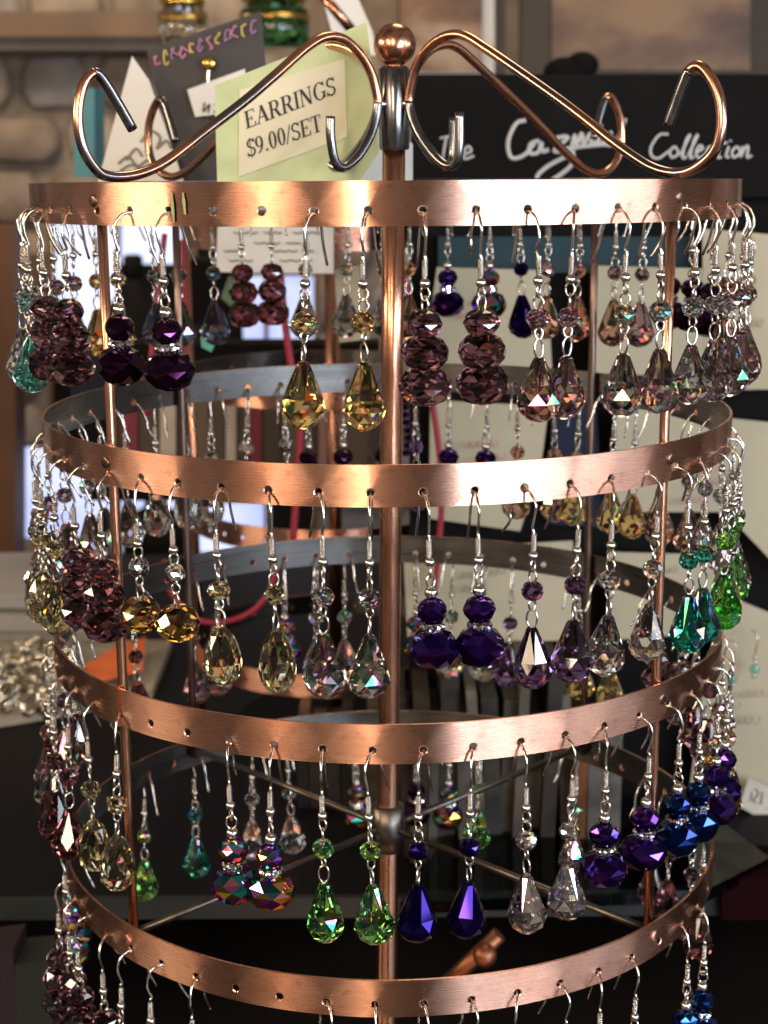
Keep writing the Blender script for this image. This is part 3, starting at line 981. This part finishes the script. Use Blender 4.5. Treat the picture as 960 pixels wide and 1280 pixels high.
# booklets standing on the rear shelf
brng = random.Random(21)
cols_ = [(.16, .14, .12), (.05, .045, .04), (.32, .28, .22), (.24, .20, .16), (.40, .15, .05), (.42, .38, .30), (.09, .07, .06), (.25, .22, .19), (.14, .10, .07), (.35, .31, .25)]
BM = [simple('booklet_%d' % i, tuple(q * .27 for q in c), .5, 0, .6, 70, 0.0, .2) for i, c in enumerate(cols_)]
bx = 500.0
i = 0
names = ['grey', 'black', 'tan', 'brown', 'orange', 'cream', 'dark brown', 'stone grey', 'umber', 'pale']
while bx < 770:
    w = brng.uniform(13, 24)
    ci = brng.randrange(len(BM))
    p0, p1 = atz(bx, 1030, TABLE_Z), None
    y_ = .150 + brng.uniform(-.006, .006)
    x0, x1 = at(bx, 1000, y_).x, at(bx + w - 1.5, 1000, y_).x
    hgt = brng.uniform(.055, .082)
    m_ = MB().box(((x0 + x1) / 2, y_ + .022, TABLE_Z + hgt / 2 + .0010), (x1 - x0, .044, hgt), Matrix.Rotation(R_(brng.uniform(-5, 3)), 3, 'Y'))
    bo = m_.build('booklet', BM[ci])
    tag(bo, f'{names[ci]} booklet spine, {ORD[i + 1]} from the pole in the row behind the third ring', 'booklet', 'booklets standing behind the rack')
    bx += w
    i += 1
bx = 372.0
while bx < 470:
    w = brng.uniform(14, 22)
    ci = brng.choice([0, 1, 6, 7, 8, 3])
    y_ = .205
    x0, x1 = at(bx, 1000, y_).x, at(bx + w - 1.5, 1000, y_).x
    hgt = brng.uniform(.030, .042)
    bo = MB().box(((x0 + x1) / 2, y_ + .02, TABLE_Z + hgt / 2 + .0002), (x1 - x0, .04, hgt)).build('booklet', BM[ci])
    tag(bo, f'low {names[ci]} booklet left of the pole, {ORD[int((bx - 360) // 14)]} along its row', 'booklet', 'low booklets left of the pole')
    bx += w

# a smaller rack behind, seen through the first one
R2, C2 = .072, Vector((at(415, 400, .318).x, .318, 0))
rack2 = tag(empty('earring_rack', (C2.x, C2.y, TABLE_Z)), 'smaller copper ring rack seen through the bars behind left of the pole', 'earring rack')
zs2 = [at(415, y, C2.y - R2).z + .0055 for y in (298, 497, 677, 858)]
bm2 = band_mesh('band', R2, .0110, 38, 3.0, hz=.0062, seed=9)
for z in zs2:
    o = new_obj('band', bm2, rack2)
    o.location = (0, 0, z - TABLE_Z)
for az in (-88, 88):
    p = polar(R2 - .0022, az, 0)
    MB().tube([(p.x, p.y, .002), (p.x, p.y, zs2[0] - TABLE_Z - .002)], .0016, 10).build('post', COPPER_ROD, rack2)
MB().tube([(0, 0, .001), (0, 0, zs2[0] - TABLE_Z + .012)], .0036, 14).build('centre_pole', COPPER_ROD, rack2)
MB().lathe([(.05, .004), (.052, .002), (.052, .0002)], 30).build('base_disc', BLACK, rack2)

# cards above the top ring, left of the pole
bc = tag(slab('logo_card', [(183, 62), (326, 14), (345, 215), (226, 232)], [.150, .152, .152, .150], .0007, simple('charcoal_card', (.035, .030, .030), .6)),
         'charcoal earring card with colourful logo strip, behind the scroll arm', 'earring card')
rb = random.Random(8)
PC = [simple('print_pink', (.55, .20, .30), .6), simple('print_gold', (.60, .42, .12), .6), simple('print_violet', (.32, .16, .30), .6)]
for j in range(12):
    x = 196 + j * 11
    y = 76 - j * 3.9
    ln = [(x + 5 * math.cos(t) * rb.uniform(.5, 1.2), y + 8 * math.sin(t) * rb.uniform(.6, 1.2)) for t in (rb.uniform(0, 2) + q * .9 for q in range(6))]
    strokes('logo_print', [ln], .1490, .00035, PC[j % 3], bc)
st = MB().lathe([(0, .0008), (.0020, .0006), (.0026, 0), (.0020, -.0004)], 14)
q = Matrix.Translation(at(261, 79, .1478)) @ Matrix.Rotation(R_(90), 4, 'X')
st.v = [tuple(q @ Vector(v)) for v in st.v]
stud = tag(st.build('ear_stud', GOLDM), 'round gold ear stud pinned on the charcoal card', 'ear stud')
strokes('hanging_wire', [[(261, 84), (260, 110), (262, 150)]], .1474, .0006, SILVER, stud)
wt_ = tag(slab('price_tag', [(234, 112), (306, 86), (312, 138), (244, 146)], .1470, .0004, WHITECARD), 'small white price tag hanging on the charcoal card', 'price tag')
strokes('tag_print', [[(256, 128), (254, 140), (262, 130), (260, 141)], [(268, 130), (274, 136), (267, 140)]], .1466, .0003, INK, wt_)
wc = tag(slab('white_card', [(165, 70), (186, 100), (234, 240), (120, 236)], .135, .0007, WHITECARD), 'pointed white card with grey flourish behind the left scroll arms', 'card')
strokes('flourish', [[(148, 205), (160, 196), (172, 208), (186, 200), (196, 212)], [(150, 214), (165, 206), (180, 214), (200, 206)],
                     [(176, 178), (188, 164), (200, 172), (196, 186), (208, 176), (214, 186)], [(158, 200), (170, 186), (178, 196)]], .1345, .0005, simple('grey_print', (.22, .19, .16), .7), wc)
tag(slab('turquoise_box', rect(92, 110, 118, 222), .40, .03, simple('turquoise', (.05, .22, .26), .5)), 'thin turquoise box standing behind the left scroll', 'box')

# price sign: pale green note with cream label
SY = .016
sign = tag(slab('price_sign', [(268, 107), (366, 68), (458, 27), (466, 90), (474, 190), (440, 240), (272, 246)], SY, .0006, LIMEPAPER),
           'pale green note with cream label reading EARRINGS, tucked under the scroll arms', 'price sign')
slab('label_paper', [(299, 113), (431, 73), (434, 171), (298, 221)], SY - .0004, .0003, LABELP, sign)

def glyphs():
    G = {}
    def rectp(x0, y0, x1, y1): return [(x0, y0), (x1, y0), (x1, y1), (x0, y1)]
    def diag(x0, y0, x1, y1, w): return [(x0 - w / 2, y0), (x0 + w / 2, y0), (x1 + w / 2, y1), (x1 - w / 2, y1)]
    def arc(cx, cy, rx, ry, a0, a1, tw=.15, th=.06, n=14):
        out = []
        A = [R_(a0 + (a1 - a0) * i / n) for i in range(n + 1)]
        for i in range(n):
            q = []
            for a in (A[i], A[i + 1]):
                q.append((cx + rx * math.cos(a), cy + ry * math.sin(a)))
            for a in (A[i + 1], A[i]):
                q.append((cx + (rx - tw) * math.cos(a), cy + (ry - th) * math.sin(a)))
            out.append(q)
        return out
    st = lambda x, w=.15: [rectp(x, 0, x + w, 1), rectp(x - .08, 0, x + w + .08, .05), rectp(x - .08, .95, x + w + .08, 1)]
    G['E'] = (.70, st(.10) + [rectp(.2, .94, .62, 1), rectp(.2, .47, .46, .53), rectp(.2, 0, .64, .06), rectp(.58, .78, .63, 1), rectp(.43, .38, .48, .62), rectp(.60, 0, .66, .26)])
    G['A'] = (.80, [diag(.10, 0, .40, 1, .06), diag(.66, 0, .38, 1, .17), rectp(.20, .30, .55, .36), rectp(0, 0, .22, .05), rectp(.50, 0, .82, .05)])
    G['R'] = (.78, st(.10) + [rectp(.2, .94, .42, 1), rectp(.2, .46, .42, .52)] + arc(.40, .73, .25, .27, -90, 90) + [diag(.66, 0, .40, .5, .17), rectp(.58, 0, .80, .05)])
    G['I'] = (.38, st(.11))
    G['N'] = (.82, [rectp(.10, 0, .16, 1), rectp(.62, 0, .68, 1), diag(.64, 0, .14, 1, .17), rectp(0, 0, .26, .05), rectp(0, .95, .2, 1), rectp(.54, .95, .78, 1)])
    G['G'] = (.82, arc(.42, .5, .38, .52, 40, 325) + [rectp(.60, .05, .74, .40), rectp(.50, .38, .82, .43), rectp(.66, .72, .71, 1)])
    S = arc(.30, .75, .25, .27, 20, 270, .11, .09) + arc(.30, .26, .27, .28, -160, 90, .11, .09) + [rectp(.50, .74, .55, 1), rectp(.02, 0, .07, .28)]
    G['S'] = (.60, S)
    G['$'] = (.58, S + [rectp(.26, -.1, .30, 1.1)])
    G['T'] = (.74, [rectp(.28, 0, .43, 1), rectp(.18, 0, .53, .05), rectp(.03, .94, .68, 1), rectp(.03, .74, .08, 1), rectp(.63, .74, .68, 1)])
    G['0'] = (.58, arc(.27, .5, .25, .52, 0, 360, .14, .05, 24))
    G['9'] = (.58, arc(.27, .68, .25, .33, 0, 360, .13, .05, 20) + arc(.02, .62, .50, .66, -75, 5, .13, .06))
    G['.'] = (.30, [rectp(.07, 0, .20, .13)])
    G['/'] = (.34, [diag(-.02, -.05, .32, 1.02, .06)])
    return G
GL = glyphs()
def print_text(txt, o, ex, ey, Y, parent, m):
    """serif capitals; o = origin, ex / ey = the line's unit vectors on the note"""
    mb = MB()
    x = 0.0
    lift = 0
    for ch in txt:
        adv, polys = GL[ch]
        for pl in polys:
            lift += 1
            pts = [at(o[0] + ex[0] * (x + a) + ey[0] * b, o[1] + ex[1] * (x + a) + ey[1] * b, Y - 1e-6 * (lift % 40)) for a, b in pl]
            mb.add(pts, [tuple(range(len(pts)))])
        x += adv
    return mb.build('lettering', m, parent), x
def fit_text(txt, p0, p1, ey, Y, parent):
    n = sum(GL[c][0] for c in txt)
    ex = ((p1[0] - p0[0]) / n, (p1[1] - p0[1]) / n)
    return print_text(txt, p0, ex, ey, Y, parent, INK)
fit_text('EARRINGS', (307.5, 161.5), (421, 117), (-3.4, -21.5), SY - .0006, sign)
fit_text('$9.00/SET', (310, 197), (404, 163), (-3.4, -21.0), SY - .0006, sign)
# tapes: loose white slips behind the sign
tag(slab('white_slip', [(395, 170), (470, 150), (516, 180), (516, 240), (385, 240)], .060, .0005, WHITECARD), 'white paper slip behind the green note beside the pole', 'paper')
tag(slab('white_slip', [(404, 0), (440, -20), (466, 40), (470, 70), (420, 60)], .30, .0008, WHITECARD), 'white paper slip at top behind the green note', 'paper')
mb = MB().tube([at(398, -12, .26), at(440, 38, .26)], .0022, 10)
tag(mb.build('copper_rod', COPPER_ROD), 'slanted copper rod at the top edge behind the green note', 'rod')

# jars top left
def jar(px, py, Y, w, h, m, lab):
    p = at(px, py, Y)
    e = tag(empty('jar', p), lab, 'jar')
    MB().lathe([(w * .40, h), (w * .40, h * .92), (w * .5, h * .8), (w * .5, .06 * h), (w * .44, 0)], 20).build('glass_body', m, e)
    MB().lathe([(w * .42, h * 1.16), (w * .46, h * 1.13), (w * .46, h * .98), (w * .42, h * .96)], 20).build('lid', GOLDM, e)
    MB().lathe([(w * .51, h * .70), (w * .51, h * .60)], 20).build('band_trim', GOLDM, e)
jar(230, 58, .62, .032, .026, glass('jar_glass', (.75, .70, .55)), 'small glass jar with gold lid at the top left')
jar(344, 62, .62, .046, .030, glass('green_jar_glass', (.10, .35, .14)), 'green glass jar with gold lid at the top')

# white text card, cords, dark box and beads in the left middle
tcard = tag(slab('text_card', [(272, 282), (417, 284), (417, 342), (270, 340)], .170, .0006, WHITECARD), 'white card with small printed text behind the plum beads', 'card')
tl = []
for r_i, (y, xs) in enumerate(((291, ((292, 322), (330, 352), (366, 404))), (304, ((318, 350), (358, 376))), (314, ((280, 302), (340, 372), (378, 392))), (326, ((286, 316), (350, 390))))):
    for a, b_ in xs:
        tl.append([(a + t * (b_ - a) / 6, y + (1.1 if t % 2 else -1.1)) for t in range(7)])
strokes('small_print', tl, .1694, .00022, INK, tcard, 2, 4)
tag(slab('cream_slip', [(418, 338), (450, 332), (462, 424), (424, 428)], .178, .0006, CREAM), 'cream slip of card left of the centre pole', 'card')
tag(slab('dark_box', [(232, 326), (300, 326), (300, 405), (232, 405)], .60, .05, BLACK), 'black box hanging before the window between the bars', 'box')
tag(slab('black_shelf', [(140, 430), (474, 430), (474, 458), (140, 470)], .44, .03, BLACK), 'black shelf edge behind the second ring', 'shelf')
tag(slab('green_tag', [(286, 345), (300, 352), (290, 385), (276, 372)], .30, .001, simple('moss', (.08, .14, .07), .6)), 'mossy green paper tag behind the navy drops', 'tag')
tg2 = tag(slab('turquoise_tag', [(258, 408), (268, 402), (275, 418), (264, 440), (252, 434), (251, 422)], .14, .0008, simple('turquoise_enamel', (.12, .50, .38), .4)),
          'small turquoise hexagonal tag below the navy drops', 'tag')
def cord(pts, Y, lab, r=.0016):
    tag(MB().tube(crom([at(x, y, Y) for x, y in pts], 6), r, 8).build('red_lanyard', REDC), lab, 'lanyard', 'red cords hanging behind the rack')
cord([(350, 338), (356, 400), (366, 470), (376, 520), (372, 600), (366, 680)], .215, 'long red cord left of the centre pole')
cord([(206, 292), (198, 360), (190, 440), (184, 520)], .22, 'red cord behind the dark purple stacks, leaning left', .0013)
cord([(228, 300), (232, 400), (226, 500)], .225, 'red cord beside the left rear post', .0012)
cord([(502, 340), (524, 420), (540, 500), (552, 600), (548, 690), (542, 742)], .19, 'long red cord just right of the centre pole', .0013)
cord([(206, 700), (214, 740), (250, 776), (300, 772), (334, 744), (352, 690)], .23, 'red cord looping low behind the third ring', .0014)
# row of booklets on the far table left of the pole
bx = 152.0
i = 0
cl2 = [(.02, .018, .018), (.16, .015, .03), (.42, .38, .34), (.05, .035, .03), (.30, .16, .15), (.10, .07, .05)]
nm2 = ['black', 'dark red', 'pale', 'dark brown', 'pinkish', 'brown']
BM2 = [simple('folder_%d' % k, c, .6) for k, c in enumerate(cl2)]
while bx < 470:
    w = brng.uniform(14, 34)
    ci = brng.choice([0, 0, 1, 2, 3, 3, 4, 5])
    o = slab('folder', rect(bx, 474 + brng.uniform(-4, 10), bx + w - 2, 606), .46, .05, BM2[ci])
    tag(o, f'{nm2[ci]} folder spine, {ORD[i + 1]} from left in the row seen through the second ring', 'folder', 'folders on the far shelf')
    bx += w
    i += 1
tag(slab('folder_shelf', [(110, 607), (474, 607), (474, 626), (110, 626)], .44, .10, BLACK), 'black shelf under the row of folders', 'shelf')
tag(slab('navy_box', [(86, 438), (150, 436), (150, 506), (90, 520)], .52, .05, NAVY), 'navy box standing before the window at left', 'box')
# purple bead strand right of the pole
e = tag(empty('bead_strand', at(508, 470, .150)), 'strand of shiny purple beads hanging beside the centre pole', 'bead strand')
for j in range(11):
    for s in (0, 1):
        o = new_obj('crystal_bead', rondelle('purple', 3.6, 2.6, 8), e)
        o.location = (s * .0036 + .0006 * math.sin(j), -.001 * s, -.0030 * j - s * .0012)

# papers, tray and chains on the rear shelf, left
PAPER = simple('white_paper', (.30, .29, .295), .8, 0, .08, 20)
e = None
for j, (cs, z) in enumerate((([(-60, 692), (60, 690), (150, 716), (148, 742), (-60, 740)], .034), ([(-60, 704), (90, 698), (160, 736), (150, 772), (-60, 768)], .022),
                             ([(-60, 726), (130, 716), (168, 760), (150, 792), (-60, 790)], .010))):
    top = [atz(px, py, TABLE_Z + z) for px, py in cs]
    bot = [p - Vector((0, 0, .010)) for p in top]
    tag(MB().prism(top, bot).build('paper_stack', PAPER), ('topmost', 'middle', 'lowest')[j] + ' layer of the white paper pile at left', 'paper', 'white paper pile')
TRAY = simple('cream_tray', (.42, .37, .29), .7)
top = [atz(px, py, TABLE_Z + .006) for px, py in [(-60, 800), (215, 800), (190, 862), (100, 880), (-60, 906)]]
tag(MB().prism(top, [p - Vector((0, 0, .0055)) for p in top]).build('tray', TRAY), 'cream tray holding a silver chain pile, lower left', 'tray')
CHAIN = simple('chain_silver', (.72, .68, .58), .15, 1.0)
kr = random.Random(4)
ch = MB()
for j in range(80):
    p = atz(kr.uniform(-40, 96), kr.uniform(806, 884), TABLE_Z + .009 + kr.uniform(0, .007))
    ax = Vector((kr.uniform(-1, 1), kr.uniform(-1, 1), kr.uniform(-1, 1))).normalized()
    u = ax.orthogonal().normalized()
    v = ax.cross(u)
    ch.tube([p + u * .0068 * math.cos(t) + v * .0042 * math.sin(t) for t in (2 * math.pi * q / 10 for q in range(10))], .0013, 6, True)
tag(ch.build('chain_pile', CHAIN), 'heap of silver chain links on the cream tray', 'chain', kind='stuff')
top = [atz(px, py, TABLE_Z + .014) for px, py in [(98, 836), (140, 810), (182, 796), (178, 838), (124, 852)]]
tag(MB().prism(top, [p - Vector((0, 0, .0006)) for p in top]).build('orange_paper', ORANGEP), 'bright orange folded paper behind the left post', 'paper')
# glass plate on the shelf at right with its green edge
GLASSP = glass('plate_glass', (.20, .28, .27), ior=1.3)
gp = [atz(px, py, TABLE_Z + .012) for px, py in [(500, 1128), (884, 1112), (962, 1072), (880, 1010), (560, 1040)]]
tag(MB().prism(gp, [p - Vector((0, 0, .005)) for p in gp]).build('glass_plate', GLASSP), 'glass plate with pale green edge behind the bottom ring, right', 'glass plate')
# stuff low down
tag(slab('red_box', rect(902, 1098, 990, 1150), .112, .03, simple('dark_red', (.010, .001, .0015), .8, spec=.05)), 'dark red box low at the right edge', 'box')
lowc = [('purple', (.012, .003, .008)), ('green', (.006, .009, .005))]
for j, (n, c) in enumerate(lowc):
    tag(slab('packet', [(-44 + j * 62, 1196 + 10 * j), (16 + j * 50, 1188 + 14 * j), (22 + j * 44, 1300), (-50 + j * 70, 1300)], .06, .02, simple('packet_' + n, c, .5)), f'blurred {n} packet on the counter in the lower left corner', 'packet', 'packets on the counter')
# copper stand piece lying under the bottom ring
DULLCU = simple('dull_copper', (.30, .12, .06), .45, 1.0, .3, 200)
e = tag(empty('copper_stand', at(600, 1215, .075)), 'copper bar with ball end seen under the bottom ring', 'copper stand')
p0, p1, pb = at(548, 1240, .075), at(624, 1168, .075), at(606, 1194, .070)
under(MB().tube([p0, p1], .0030, 12).build('bar', DULLCU), e)
bl = MB(); blob(bl, pb, .0044, .0044, .0044, 20)
under(bl.build('ball', DULLCU), e)
